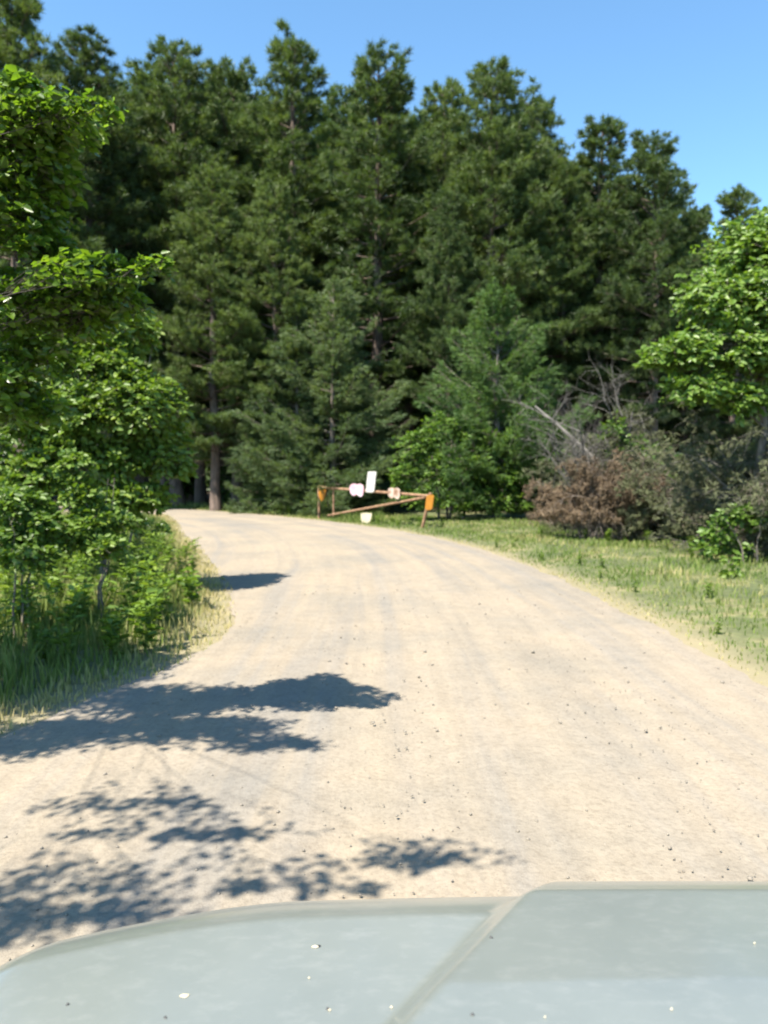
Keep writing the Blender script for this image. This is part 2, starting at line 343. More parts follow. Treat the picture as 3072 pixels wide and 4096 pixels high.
# ------------------------------------------------------------------ conifers
def pine_meshes(seed, H, R, cb, tufts=1.0):
    rng = np.random.default_rng(seed)
    zs = np.linspace(0, H, 14); bend = np.cumsum(rng.normal(0, .05, (14, 2)), 0); bend -= bend[0]
    tp = np.column_stack([bend, zs]); r0 = .012 * H + .04
    tr = r0 * (1 - zs / H) ** .75 + .02; tr[0] *= 1.25
    tb = MB(); V, F = tube(tp, tr, 9); tb.add(V, F)
    trunk = tb.mesh('trunk', M['pinebark'], True)
    def tx(z): return np.array([np.interp(z, zs, tp[:, 0]), np.interp(z, zs, tp[:, 1]), z])
    bb = MB(); P = []; D = []; T = []; SA = []; SB = []; SR = []
    z = cb * H
    lop = rng.uniform(0, 6.28)
    while z < H * .985:
        t = (z - cb * H) / (H - cb * H)
        prof = min(1, .5 + t * 2.0) * (1 - max(0, t - .30) / .74) ** .62
        nb = rng.integers(4, 7)
        az0 = rng.uniform(0, 6.28)
        for q in range(nb):
            if rng.random() < .27: continue
            az = az0 + q * 6.283 / nb + rng.normal(0, .25)
            L = R * prof * rng.uniform(.62, 1.12) * (1 + .12 * math.cos(az - lop)) + .25
            el = math.radians(-8 + 58 * t ** 1.4 + rng.normal(0, 7))
            h = np.array([math.cos(az), math.sin(az), 0])
            s = np.linspace(0, 1, 5)
            up = .16 * L
            pts = tx(z) + np.outer(s * L * math.cos(el), h) + np.outer(s * L * math.sin(el) + up * s ** 2, [0, 0, 1])
            V, F = tube(pts, np.linspace(.022 + .012 * L, .008, 5), 4); bb.add(V, F)
            side = np.cross(h, [0, 0, 1])
            k = max(4, int(L * 5.2 * tufts))
            for e in range(k):
                f = rng.uniform(.22, 1.0)
                b0 = np.array([np.interp(f, s, pts[:, c]) for c in range(3)])
                tl = (.20 + .30 * (1 - f)) * L * rng.uniform(.5, 1.0) + .12
                sd = 1 if e % 2 else -1
                dr = nrm(h * rng.uniform(.5, 1) + side * sd * rng.uniform(.3, 1.1) + np.array([0, 0, rng.uniform(.05, .5)]))
                b1 = b0 + dr * tl
                SA.append(b0); SB.append(b1); SR.append(.008)
                g = rng.uniform(-.24, .24)
                m = 3 if tl > .55 else 2
                for u in range(m):
                    ff = 1 - u * .36
                    P.append(b0 + (b1 - b0) * ff + rng.normal(0, .05, 3)); D.append(nrm(dr * .7 + np.array([0, 0, .55]))); T.append(.46 + g + .12 * t)
            P.append(pts[-1]); D.append(nrm(h * .6 + np.array([0, 0, .6]))); T.append(.55)
        z += rng.uniform(.38, .62) * (1.15 - .35 * t)
    for q in range(5):
        P.append(tx(H * .985) + np.array([0, 0, .2 * q - .3])); D.append(np.array([0, 0, 1.0])); T.append(.55)
    # dead lower limbs
    for z in np.arange(.12 * H, cb * H + 2, .45):
        for q in range(rng.integers(1, 4)):
            az = rng.uniform(0, 6.28); L = rng.uniform(.5, 2.2); h = np.array([math.cos(az), math.sin(az), rng.uniform(-.25, .12)])
            a = tx(z); b = a + h * L * .6; c = b + h * L * .4 + np.array([0, 0, rng.uniform(-.15, .1)])
            V, F = tube(np.array([a, b, c]), [.026, .016, .006], 4); bb.add(V, F)
            for e in range(4):
                w = b + (c - b) * rng.random(); SA.append(w); SB.append(w + nrm(h + rng.normal(0, .6, 3)) * rng.uniform(.2, .6)); SR.append(.007)
    segs(bb, np.array(SA), np.array(SB), np.array(SR), np.array(SR) * .5)
    limbs = bb.mesh('branches', M['pinebark'])
    nb_ = MB(); needles(nb_, np.array(P), np.array(D), 27, .35, .036, .85, np.array(T), rng)
    return trunk, limbs, nb_.mesh('crown', M['pine'])

PV = [pine_meshes(11, 24, 3.9, .20), pine_meshes(12, 24, 3.5, .30), pine_meshes(13, 24, 4.4, .26), pine_meshes(14, 24, 3.8, .16), pine_meshes(15, 24, 3.2, .24)]
def put_pine(var, x, y, H, label, group, rz=None, wide=1.0, name='pine_tree'):
    r = random.Random(int(x * 91 + y * 37))
    e = empty(name, (x, y, float(ground_z(np.array(x), np.array(y))) - .06), r.uniform(0, 6.28) if rz is None else rz)
    s = H / 24.0; e.scale = (s * wide, s * wide, s)
    for nm, me in zip(('trunk', 'branches', 'crown'), PV[var]): obj(nm, me, e)
    return tag(e, label, 'tree', group)
G1 = 'pines along the front of the stand'
front = [  # px of top, py of top, depth, variant, widening, label
    (60, -120, 37, 0, 1.0, 'tallest dark pine cut by the top left corner, above the leafy branch'),
    (335, 115, 40, 1, 1.0, 'narrow pine with rounded top, second from the left edge'),
    (690, 140, 43, 3, .95, 'pointed pine left of centre with sky on both sides of its tip'),
    (935, 215, 44, 2, .9, 'blunt topped pine between the pointed pine and the tallest central spire'),
    (1190, 105, 42, 4, 1.05, 'slim pine whose spire is the highest tip in the middle of the skyline'),
    (1490, 185, 39, 0, 1.08, 'broad round topped pine standing directly behind the gate'),
    (1780, 320, 44, 1, .9, 'small topped pine left of the steep pointed pine, right of centre'),
    (1965, 228, 38, 3, 1.0, 'steep pointed pine rising above the small green conifer'),
    (2150, 365, 41, 0, .9, 'pine on the right shoulder of the steep pointed pine'),
    (2410, 432, 40, 4, 1.1, 'pine with narrow upright tip above the dead grey tree'),
    (2640, 512, 38, 2, .95, 'right hand pine with knobbly edge against open sky'),
    (2950, 735, 40, 3, 1.0, 'low pine at far right behind the bright leafy tree'),
]
for px, py, Y, v, w, lab in front:
    p = at(px, py, Y); put_pine(v, p[0], Y, p[2] * .972, lab, G1, wide=w * 1.04)
mid_pines = [
    (850, 640, 38, 3, 1.05, 'pine left of centre with two bare trunks showing by the road bend'),
    (1110, 700, 37.5, 0, .95, 'shorter pine in front of the spire with low drooping green boughs'),
    (640, 780, 45, 2, 1.0, 'shaded pine behind the leafy left hand tree'),
    (1640, 560, 41, 4, 1.1, 'dark pine filling the gap right of the round topped pine'),
    (2260, 640, 39, 1, 1.0, 'dark pine behind the dead grey tree with trunk in shadow'),
    (2800, 800, 43, 0, .9, 'dark pine partly hidden by the bright leafy tree'),
    (1800, 760, 36, 3, .8, 'shaded pine directly behind the small green conifer'),
]
for px, py, Y, v, w, lab in mid_pines:
    p = at(px, py, Y); put_pine(v, p[0], Y, p[2] * .972, lab, G1, wide=w * 1.04)
rr = random.Random(4)
for row, (Y, n) in enumerate(((47, 15), (53, 16), (61, 17))):
    for q in range(n):
        px = -250 + (q + rr.uniform(.2, .8)) * 3600 / n
        sky_y = np.interp(px, [0, 300, 700, 1000, 1500, 2000, 2500, 3072], [250, 330, 330, 360, 360, 470, 720, 1000])
        p = at(px, sky_y + rr.uniform(10, 170), Y + rr.uniform(-1.5, 1.5))
        if road_dist(np.array(p[0]), np.array(p[1])) < 2.5: continue
        put_pine(rr.randrange(5), p[0], p[1], p[2], 'pine deep in the dark stand behind the front row of pines', 'pines deep in the stand', wide=rr.uniform(.95, 1.2))

def far_wood():
    rng = np.random.default_rng(77); mb = MB()
    n = 15000
    x = rng.uniform(-75, 75, n); y = 78 + rng.uniform(0, 14, n) + 6 * wave(x * .1, x * .07); z = 15 * rng.random(n) ** .8
    needles(mb, np.stack([x, y, z], -1), np.tile(np.array([[0, -.2, .6]]), (n, 1)), 9, 1.5, .32, .7, .35 + .1 * wave(x, z), rng)
    n = 9000; x = rng.uniform(-75, 75, n); y = 78 + rng.uniform(0, 10, n); z = 9 * rng.random(n)
    needles(mb, np.stack([x, y, z], -1), np.tile(np.array([[0, -.2, .3]]), (n, 1)), 9, 1.4, .34, .8, .3 + .1 * wave(x, z), rng)
    # side wings so that the stand closes left and right too
    n = 7000
    for sx in (-1, 1):
        y = rng.uniform(36 if sx > 0 else 52, 84, n); x = sx * (50 + rng.uniform(0, 10, n)); z = 15 * rng.random(n) ** .8
        needles(mb, np.stack([x, y, z], -1), np.tile(np.array([[0, -.2, .6]]), (n, 1)), 7, 1.5, .32, .7, .35 + .1 * wave(y, z), rng)
    o = mb.build('distant_wood', M['pine']); tag(o, 'dark mass of distant conifers closing the back of the stand', 'woodland', kind='stuff')
far_wood()

def conifer(name, label, px_base, Y, H, R, seed, mat='cedar', asc=18, dens=1.3, skirt=.04):
    """small open-grown conifer with feathery boughs to the ground"""
    rng = np.random.default_rng(seed)
    x = (px_base - 1536) / FPX * Y
    e = empty(name, (x, Y, float(ground_z(np.array(x), np.array(Y))) - .04))
    zs = np.linspace(0, H, 10); tp = np.column_stack([np.cumsum(rng.normal(0, .03, 10)), np.cumsum(rng.normal(0, .03, 10)), zs]); tp[:, :2] -= tp[0, :2]
    tb = MB(); V, F = tube(tp, (.011 * H + .03) * (1 - zs / H) ** .8 + .008, 8); tb.add(V, F); tb.build('trunk', M['bark'], e, True)
    bb = MB(); SA = []; SB = []; P = []; D = []; T = []
    z = skirt * H
    while z < H * .97:
        t = z / H
        for q in range(rng.integers(3, 6)):
            az = rng.uniform(0, 6.28)
            L = R * (1 - t) ** .78 * rng.uniform(.55, 1.18) + .22
            el = math.radians(asc * (.3 + t * 1.6) + rng.normal(0, 9))
            h = np.array([math.cos(az), math.sin(az), 0]); side = np.cross(h, [0, 0, 1]); s = np.linspace(0, 1, 5)
            base = np.array([np.interp(z, zs, tp[:, 0]), np.interp(z, zs, tp[:, 1]), z])
            sag = -.16 * L * (1 - t)
            pts = base + np.outer(s * L * math.cos(el), h) + np.outer(s * L * math.sin(el) + sag * 4 * s * (1 - s) * .6 + .10 * L * s ** 3, [0, 0, 1])
            V, F = tube(pts, np.linspace(.012 + .006 * L, .004, 5), 3); bb.add(V, F)
            g = rng.uniform(-.15, .15)
            k = max(5, int(L * 10 * dens))
            for u in range(k):
                f = rng.uniform(.08, 1.0); b0 = np.array([np.interp(f, s, pts[:, c]) for c in range(3)])
                tl = (.10 + .26 * (1.05 - f)) * L * rng.uniform(.4, 1) + .08
                dr = nrm(h * rng.uniform(.6, 1.1) + side * (1 if u % 2 else -1) * rng.uniform(.3, .9) + np.array([0, 0, rng.uniform(-.12, .35)]))
                SA.append(b0); SB.append(b0 + dr * tl)
                m = max(2, int(tl / .13))
                for w in range(m):
                    P.append(b0 + dr * tl * (w + 1) / m + rng.normal(0, .025, 3)); D.append(dr); T.append(.45 + g + .12 * t)
            P.append(pts[-1]); D.append(nrm(pts[-1] - pts[-2])); T.append(.6)
        z += rng.uniform(.10, .2) * (1 + H / 14)
    for q in range(8):
        P.append(np.array([tp[-1, 0], tp[-1, 1], H - .12 * q])); D.append(np.array([0, 0, 1.])); T.append(.6)
    segs(bb, np.array(SA), np.array(SB), np.full(len(SA), .005), np.full(len(SA), .002)); bb.build('branches', M['bark'], e)
    nb = MB(); needles(nb, np.array(P), np.array(D), 8, .22, .031, .45, np.array(T), rng); nb.build('crown', M[mat], e)
    return tag(e, label, 'tree')
conifer('cedar_tree', 'broad blue green conifer behind the left end of the gate', 1330, 35, 10.6, 4.6, 31)
conifer('cedar_tree', 'pointed green conifer rising behind the leafy bush at the right gate post', 1985, 29.6, 8.7, 4.0, 32, 'greencedar', asc=30)
conifer('cedar_tree', 'small conifer with yellowish skirt beside the bend of the road', 1105, 37, 6.0, 3.0, 33)
conifer('cedar_tree', 'second top of conifer left of the broad blue green one', 1190, 36.3, 9.3, 2.7, 36)

# ------------------------------------------------------------------ broadleaf trees and shrubs
def broadleaf(name, label, base, clumps, leaf, nleaf, mat, seed, cat='tree', group=None, stems=1, r0=.07, bark='bark', twigleaves=9, nran=.6, lf=.22, root=None, spreadroot=.15):
    rng = np.random.default_rng(seed)
    bz = float(ground_z(np.array(base[0]), np.array(base[1]))) - .03
    e = empty(name, (base[0], base[1], bz)); off = np.array([base[0], base[1], bz])
    lb = MB(); fb = MB(); tbm = MB()
    cl = [(np.array(c[:3], float) - off, np.array(c[3:6], float), (c[6] if len(c) > 6 else 1.0)) for c in clumps]
    top = max(c[0][2] for c in cl); mean = np.mean([c[0][:2] for c in cl], 0)
    trunks = []
    for q in range(stems):
        a = rng.uniform(0, 6.28); s = np.linspace(0, 1, 8)
        foot = np.array([math.cos(a), math.sin(a)]) * spreadroot * (stems > 1)
        tipxy = foot * 3 + mean * .35 * rng.uniform(.6, 1.3)
        P = np.column_stack([foot[0] + (tipxy[0] - foot[0]) * s ** 1.6, foot[1] + (tipxy[1] - foot[1]) * s ** 1.6, top * .95 * s])
        P[1:-1, :2] += rng.normal(0, .015 * top, (6, 2))
        V, F = tube(P, r0 * (1.15 - s * .95), 8); tbm.add(V, F); trunks.append(P)
    tbm.build('trunk', M[bark], e, True)
    wt = np.array([c[1][0] * c[1][1] * c[1][2] for c in cl]) ** .67 * np.array([c[2] for c in cl]); wt = wt / wt.sum()
    SA = []; SB = []; LP = []; LD = []; LT = []
    for ci, (c, r, wgt) in enumerate(cl):
        P = trunks[rng.integers(stems)]
        zi = np.clip(c[2] - .35 * np.linalg.norm(c[:2]) - .1, .1 * top, top * .9)
        a = np.array([np.interp(zi, P[:, 2], P[:, q]) for q in range(3)])
        mid = (a + c) / 2 + np.array([0, 0, .12 * np.linalg.norm(c - a)]) + rng.normal(0, .05, 3)
        s = np.linspace(0, 1, 7)[:, None]
        lim = (1 - s) ** 2 * a + 2 * s * (1 - s) * mid + s ** 2 * c
        V, F = tube(lim, np.linspace(r0 * lf, r0 * lf * .36, 7), 5); lb.add(V, F)
        nt = max(6, int(nleaf * wt[ci] / twigleaves))
        for q in range(nt):
            f = rng.uniform(.35, 1.0)
            b0 = np.array([np.interp(f, s[:, 0], lim[:, k]) for k in range(3)]) if rng.random() < .5 else c + r * .4 * rng.normal(0, .6, 3)
            d = nrm(rng.normal(size=3)); rad = rng.uniform(.45, 1.0) ** .55 * rng.uniform(.85, 1.12)
            b1 = c + d * r * rad
            tl = np.linalg.norm(b1 - b0)
            mx = min(1.0, .8 * float(r.max()) + .06)
            if tl > mx: b0 = b1 + (b0 - b1) * mx / tl
            mm = (b0 + b1) / 2 + np.array([0, 0, .06])
            SA += [b0, mm]; SB += [mm, b1]
            dr = nrm(b1 - b0); g = rng.uniform(-.18, .18)
            for u in range(twigleaves):
                ff = 1 - .75 * (u / twigleaves) ** 1.1
                pt = (b0 + (mm - b0) * ff * 2) if ff < .5 else mm + (b1 - mm) * (ff - .5) * 2
                sd = np.cross(dr, [0, 0, 1.]); sd = nrm(sd) * (1 if u % 2 else -1)
                ld = nrm(dr * rng.uniform(.2, .9) + sd * rng.uniform(.3, 1.1) + np.array([0, 0, rng.uniform(-.55, .25)]))
                LP.append(pt + rng.normal(0, .012, 3)); LD.append(ld); LT.append(.5 + g + rng.normal(0, .12))
    n = len(SA); segs(lb, np.array(SA), np.array(SB), np.full(n, leaf * .034), np.full(n, leaf * .016)); lb.build('branches', M[bark], e)
    LP = np.array(LP); LD = np.array(LD); n = len(LP)
    N = nrm(np.array([[-.45, -.5, .45]]) + nran * rng.normal(size=(n, 3)))
    L = leaf * rng.uniform(.6, 1.2, n)
    leaves(fb, LP, LD, N, L, L * rng.uniform(.5, .72, n), np.array(LT)); fb.build('foliage', M[mat], e)
    return tag(e, label, cat, group)

# large tree on the left; part of its crown hangs over the road beyond the frame
def pxc(px, py, Y, rx, ry, rd=None, w=1.0):
    p = at(px, py, Y); k = Y / FPX
    return (p[0], p[1], p[2], rx * k, (rd if rd else max(.3, rx * k)), ry * k, w)
broadleaf('maple_tree', 'large leafy tree at the left edge, its crown shading the road', (-3.2, 3.7), [
    pxc(60, 560, 4.3, 220, 160), pxc(250, 480, 4.2, 170, 80), pxc(400, 440, 4.1, 80, 42, .12, .8), pxc(90, 410, 4.3, 150, 70), pxc(170, 700, 4.4, 140, 120),
    pxc(80, 860, 4.4, 190, 170), pxc(200, 1010, 4.5, 110, 110), pxc(400, 1120, 4.4, 180, 85), pxc(600, 1095, 4.3, 130, 42, .12, .8), pxc(330, 1270, 4.6, 160, 100), pxc(520, 1240, 4.6, 90, 60),
    pxc(70, 1230, 4.5, 180, 160), pxc(40, 1560, 4.6, 150, 130), pxc(150, 560, 4.5, 150, 130), pxc(260, 1150, 4.7, 150, 120), pxc(150, 1650, 4.8, 120, 90), pxc(170, 1450, 4.7, 140, 90),
    (-2.65, 1.66, 4.0, .75, .05, .10, 1.1), (-1.5, 1.42, 4.0, .42, .055, .08, 1.1), (-2.1, 1.2, 4.0, .6, .05, .08, .9), (-3.0, 2.0, 4.0, .5, .10, .16, .4), (-3.1, .95, 4.0, .9, .16, .2, .9), (-4.2, 4.6, 3.6, .9, 1.0, .6, .9), (-3.7, 5.5, 3.2, .6, .5, .5, .8), (-2.9, 3.3, 3.7, .8, .32, .35, 1.0), (-2.35, 2.9, 3.9, .42, .14, .18, .9), (-3.3, 3.9, 3.9, .6, .5, .4, .8), (-4.9, 5.6, 3.8, 1.0, .8, .6, 1.0), (-3.8, 3.2, 3.7, .6, .45, .3, .9)], .064, 35000, 'canopy', 51, r0=.03, nran=.7, lf=.13, bark='darkbark')
broadleaf('sapling', 'pale green leafy sapling bunch reaching over the left bank at the road bend', (-3.9, 11.2), [
    pxc(540, 1620, 10.80, 200, 170), pxc(660, 1840, 11.04, 120, 90, None, .6), pxc(430, 1440, 10.80, 130, 110), pxc(450, 1850, 10.80, 130, 110), pxc(330, 1650, 10.56, 120, 130), pxc(600, 1700, 11.28, 180, 200),
    pxc(520, 1330, 11.04, 120, 110), pxc(740, 1880, 11.16, 50, 40, None, .5), pxc(250, 1780, 10.68, 130, 130), pxc(300, 1400, 10.92, 140, 140), pxc(500, 2010, 10.68, 120, 80), pxc(620, 1990, 10.92, 80, 60), pxc(120, 1650, 10.68, 160, 160), pxc(150, 1900, 10.56, 140, 100)], .105, 21000, 'weed', 52, stems=4, r0=.02, spreadroot=.2)
broadleaf('sapling', 'slender yellow green sapling in front of the shaded left tree', (-3.25, 8.6), [
    pxc(330, 2000, 8.4, 80, 120), pxc(400, 2090, 8.4, 70, 80), pxc(300, 1880, 8.4, 70, 80), pxc(310, 2140, 8.2, 90, 80), pxc(430, 2200, 8.2, 90, 60), pxc(480, 2090, 8.6, 70, 60)], .08, 3000, 'weed', 53, stems=2, r0=.014, spreadroot=.08)
broadleaf('sapling', 'low leafy sapling at the left edge below the dark crown', (-3.8, 8.0), [
    pxc(80, 2030, 8.0, 130, 90), pxc(180, 2120, 8.0, 90, 90), pxc(20, 2170, 7.9, 90, 90), pxc(120, 2230, 7.8, 120, 70)], .08, 2800, 'weed', 54, stems=3, r0=.014, spreadroot=.1)
broadleaf('sapling', 'tall dark leafy sapling behind the pale bunch on the left bank', (-6.4, 14.5), [
    (-6.0, 14.4, 2.3, .9, .7, .8), (-6.5, 14.5, 3.4, .9, .8, .8), (-5.5, 14.6, 1.3, .6, .6, .5), (-6.4, 14.0, 1.2, .7, .7, .6), (-7.5, 14.5, 2.2, 1.0, .8, 1.2)], .11, 5200, 'maple', 55, stems=3, r0=.035, spreadroot=.2)
broadleaf('shrub', 'small dark shrub at the inner corner of the road bend', (-5.7, 16.6), [
    (-5.6, 16.6, .75, .6, .5, .45), (-5.0, 16.7, .55, .4, .4, .35), (-6.3, 16.8, .8, .6, .5, .5)], .10, 1500, 'maple', 56, 'shrub', stems=3, r0=.018, spreadroot=.1)

# bush by the gate
broadleaf('leafy_bush', 'rounded bright green bush beside the right gate post', (2.4, 28.3), [
    (1.0, 28.0, 2.7, .8, .8, .7), (2.0, 28.2, 3.5, .7, .7, .6), (1.6, 27.9, 3.0, .6, .6, .5), (3.1, 28.4, 3.1, .8, .7, .6), (4.4, 28.4, 2.9, .9, .8, .6), (5.2, 28.5, 3.3, .5, .5, .35), (.7, 27.7, 1.7, .6, .7, .6), (1.9, 27.7, 1.9, .9, .7, .8),
    (3.2, 27.8, 1.9, .9, .7, .7), (4.6, 28.0, 1.7, .9, .8, .7), (5.6, 28.3, 1.9, .6, .6, .5), (1.3, 27.6, .9, .8, .6, .5), (2.6, 27.6, .8, .9, .6, .5), (4.0, 27.7, .8, 1.0, .6, .5), (5.3, 28.0, .8, .9, .6, .5), (5.9, 28.3, 2.6, .4, .4, .25)], .15, 9500, 'bush', 61, 'bush', stems=6, r0=.045, spreadroot=.5, nran=.9)

# bright tree on the right
broadleaf('ash_tree', 'bright green broadleaf tree at the right edge of the verge', (7.75, 15.9), [
    (7.3, 15.6, 6.1, 1.1, 1.0, .75), (8.4, 15.6, 6.6, 1.2, 1.1, .9), (6.6, 15.4, 5.2, 1.0, 1.0, .65), (7.6, 15.2, 5.2, 1.2, 1.0, .8), (8.8, 15.2, 5.2, 1.2, 1.1, .9),
    (5.75, 15.4, 4.15, .75, .8, .42), (6.7, 15.1, 4.2, 1.0, .9, .6), (7.8, 15.0, 4.0, 1.0, .9, .55), (6.1, 15.2, 3.4, .75, .7, .36), (5.35, 15.5, 4.0, .35, .4, .2), (8.9, 15.1, 3.9, 1.0, 1.0, .8), (7.0, 15.2, 3.2, .6, .6, .4), (7.7, 15.1, 6.0, 1.0, .8, .6), (8.3, 15.0, 4.6, 1.1, .8, .7)], .14, 24000, 'bright', 62, r0=.10)
broadleaf('sapling', 'small bright green sapling at the foot of the right hand tree', (6.95, 14.6), [
    (6.85, 14.8, .95, .5, .4, .25), (6.4, 14.8, .6, .35, .3, .3), (7.2, 14.9, .85, .35, .35, .22), (6.2, 14.8, .3, .3, .3, .2), (6.75, 14.8, .3, .4, .3, .2)], .12, 1300, 'bright', 63, stems=3, r0=.018, spreadroot=.15)
broadleaf('weed_plant', 'single leafy weed standing in the right verge grass', (5.55, 12.3), [(5.55, 12.3, .30, .16, .16, .12), (5.55, 12.3, .16, .14, .14, .1)], .11, 70, 'weed', 64, 'weed', r0=.008)

def twiggy(name, label, base, H, R, nst, seed, bark, mat=None, droop=0.0, leafn=0, levels=4, kids=5, cat='shrub', lean=(0, 0), r0=.03, leafsize=.09, up=.9, leaf_low=0.0):
    """dense thicket of fine twigs, optionally with a scatter of small needles"""
    rng = np.random.default_rng(seed)
    bz = float(ground_z(np.array(base[0]), np.array(base[1]))) - .03
    e = empty(name, (base[0], base[1], bz)); mb = MB(); ends = []
    front_ = []
    for q in range(nst):
        a = rng.uniform(0, 6.28); d = nrm(np.array([math.cos(a) * rng.uniform(.1, 1) * R / H + lean[0], math.sin(a) * rng.uniform(.1, 1) * R / H + lean[1], up]))
        front_.append((np.array([math.cos(a), math.sin(a), 0]) * rng.uniform(0, .3) * R, d, H * rng.uniform(.35, .6), r0 * rng.uniform(.6, 1)))
    for lv in range(levels):
        nxt = []; A = []; B = []; RA = []; RB = []
        for (p, d, L, r) in front_:
            n = 4; pts = [p]
            for u in range(n):
                d = nrm(d + rng.normal(0, .17, 3) + np.array([0, 0, -droop * lv * .35])); p = p + d * L / n; p[2] = max(p[2], .03); pts.append(p)
                A.append(pts[-2]); B.append(pts[-1]); RA.append(r * (1 - .13 * u)); RB.append(r * (1 - .13 * (u + 1)))
            for u in range(kids):
                f = rng.uniform(.25, 1) * n; i = min(int(f), n - 1); b = pts[i] + (pts[i + 1] - pts[i]) * (f - i)
                dd = nrm(d * .75 + rng.normal(0, .6, 3) + np.array([0, 0, .12 - droop * .5]))
                nxt.append((b, dd, L * rng.uniform(.42, .68), max(.003, r * .52)))
            if lv >= levels - 2: ends += pts[1:]
        segs(mb, np.array(A), np.array(B), np.array(RA), np.array(RB)); front_ = nxt
    mb.build('branches', M[bark], e)
    if leafn:
        E = np.array(ends); zl = np.quantile(E[:, 2], leaf_low); E = E[E[:, 2] >= zl]
        E = E[rng.integers(0, len(E), leafn)] + rng.normal(0, .04, (leafn, 3))
        fb = MB(); needles(fb, E, nrm(rng.normal(size=E.shape) * np.array([1, 1, .6]) + np.array([0, 0, -.2])), 7, leafsize, leafsize * .16, .6, .5 + .18 * wave(E[:, 0] * 2, E[:, 2] * 2, seed), rng)
        fb.build('foliage', M[mat], e)
    return tag(e, label, cat)
twiggy('dead_tree', 'bare grey dead tree with tangled branches behind the browned shrub', (6.1, 22.6), 6.2, 1.4, 5, 71, 'deadwood', cat='tree', levels=5, kids=4, r0=.06)
twiggy('dead_shrub', 'browned dying shrub with drooping twigs at the edge of the verge', (5.55, 20.9), 3.0, 1.9, 18, 72, 'twig', 'browned', .35, 6500, 4, 5, leafsize=.15, leaf_low=.35)
twiggy('thorny_shrub', 'grey green scrubby shrub right of the browned shrub', (7.5, 20.0), 2.8, 1.8, 14, 73, 'twig', 'greygreen', .25, 7000, 4, 5, leafsize=.14)
twiggy('thorny_shrub', 'tall grey twiggy shrub under the bright leafy tree', (8.3, 16.6), 4.6, 1.9, 16, 74, 'deadwood', 'greygreen', .15, 6000, 4, 5, leafsize=.14)
twiggy('thorny_shrub', 'dull green scrub behind the bare dead tree', (7.0, 24.4), 4.2, 2.2, 12, 75, 'twig', 'greygreen', .1, 9000, 4, 5, leafsize=.2)
broadleaf('shrub', 'dark green shrub wedged between dead tree and brown scrub', (7.4, 22.6), [(7.2, 22.4, 2.2, .8, .7, .8), (7.8, 22.4, 1.4, .8, .7, .7), (6.6, 22.2, 2.9, .5, .5, .6)], .13, 1800, 'maple', 76, 'shrub', stems=3, r0=.03, spreadroot=.2)
twiggy('thorny_shrub', 'grey brown tangle in front of the trunk of the right hand tree', (7.9, 15.0), 3.6, 1.3, 12, 77, 'twig', 'greygreen', .2, 4500, 4, 5, leafsize=.12)
def leaning_log():
    a = at(2330, 1730, 23.5); b = at(2140, 1625, 24.6)
    g = a + (a - b) * 1.5; g[2] = .0
    mb = MB(); s = np.linspace(0, 1, 6)[:, None]; P = g + (b - g) * s; P[:, 2] += .25 * np.sin(np.pi * s[:, 0])
    capped(mb, P, np.linspace(.09, .035, 6), 8)
    o = obj('fallen_branch', mb.mesh('fallen_branch', M['deadwood'], True)); tag(o, 'pale broken bough leaning across the bare dead tree', 'branch')
leaning_log()
# dark understorey inside the stand
rr = random.Random(9)
spots = [(-14, 52), (-9.5, 45.5), (-6.4, 43), (-3.2, 41), (1.0, 39), (4.6, 36.5), (8, 34), (11, 31), (13, 27), (-18.5, 50), (3, 44), (8, 42), (-1, 47), (13, 37), (17, 32), (-24, 54)]
for q, (x, y) in enumerate(spots):
    h = rr.uniform(1.6, 3.2)
    broadleaf('understorey_shrub', 'shaded green shrub growing among the pine trunks', (x, y), [(x + rr.uniform(-.6, .6), y + rr.uniform(-.4, .4), h * k, 1.3, 1.0, h * .34) for k in (.35, .7)] + [(x + 1.2, y, h * .4, .9, .8, .6)], .22, 1400, 'maple', 100 + q, 'shrub', 'shrubs among the pine trunks', stems=3, r0=.03, spreadroot=.25)

# ------------------------------------------------------------------ grass and weeds
def grass(name, label, x0, x1, y0, y1, n, seed, keep, hfun, straw, lean=.35, wid=.011):
    rng = np.random.default_rng(seed)
    y = y0 + (y1 - y0) * rng.random(n * 2) ** 1.25; x = rng.uniform(x0, x1, n * 2)
    d = road_dist(x, y); k = keep(x, y, d, rng); x, y, d = x[k][:n], y[k][:n], d[k][:n]; n = len(x)
    h = hfun(x, y, d) * rng.uniform(.5, 1.25, n)
    z = ground_z(x, y) - .01; a = rng.uniform(0, 6.28, n); b = rng.uniform(0, 6.28, n)
    ln = lean * rng.uniform(.2, 1.3, n)
    dx = np.cos(b) * ln; dy = np.sin(b) * ln; w = wid * (1 + y / 16) * rng.uniform(.6, 1.3, n); cx = np.cos(a) * w / 2; cy = np.sin(a) * w / 2
    V = np.zeros((n, 5, 3)); B0 = np.stack([x, y, z], -1)
    sd = np.stack([cx, cy, np.zeros(n)], -1); md = B0 + np.stack([dx * h * .3, dy * h * .3, h * .58], -1)
    V[:, 0] = B0 - sd; V[:, 1] = B0 + sd; V[:, 2] = md + sd * .8; V[:, 3] = md - sd * .8; V[:, 4] = B0 + np.stack([dx * h, dy * h, h], -1)
    i = np.arange(n)[:, None] * 5
    mb_V = V.reshape(-1, 3); F = [i + np.array([[0, 1, 2, 3]]), i + np.array([[3, 2, 4]])]
    t = straw(x, y, d) + rng.normal(0, .13, n)
    o = obj(name, mesh(name, mb_V, F, M['grass'], np.repeat(t, 5))); tag(o, label, 'grass', kind='stuff')
def edge_keep(x, y, d, rng):
    thin = np.clip((d + .05) / .25, 0.4, 1) * np.clip(.75 + .5 * wave(x * 1.6, y * 1.6, 3.), .1, 1)
    return (d > -.06) & (rng.random(len(x)) < thin)
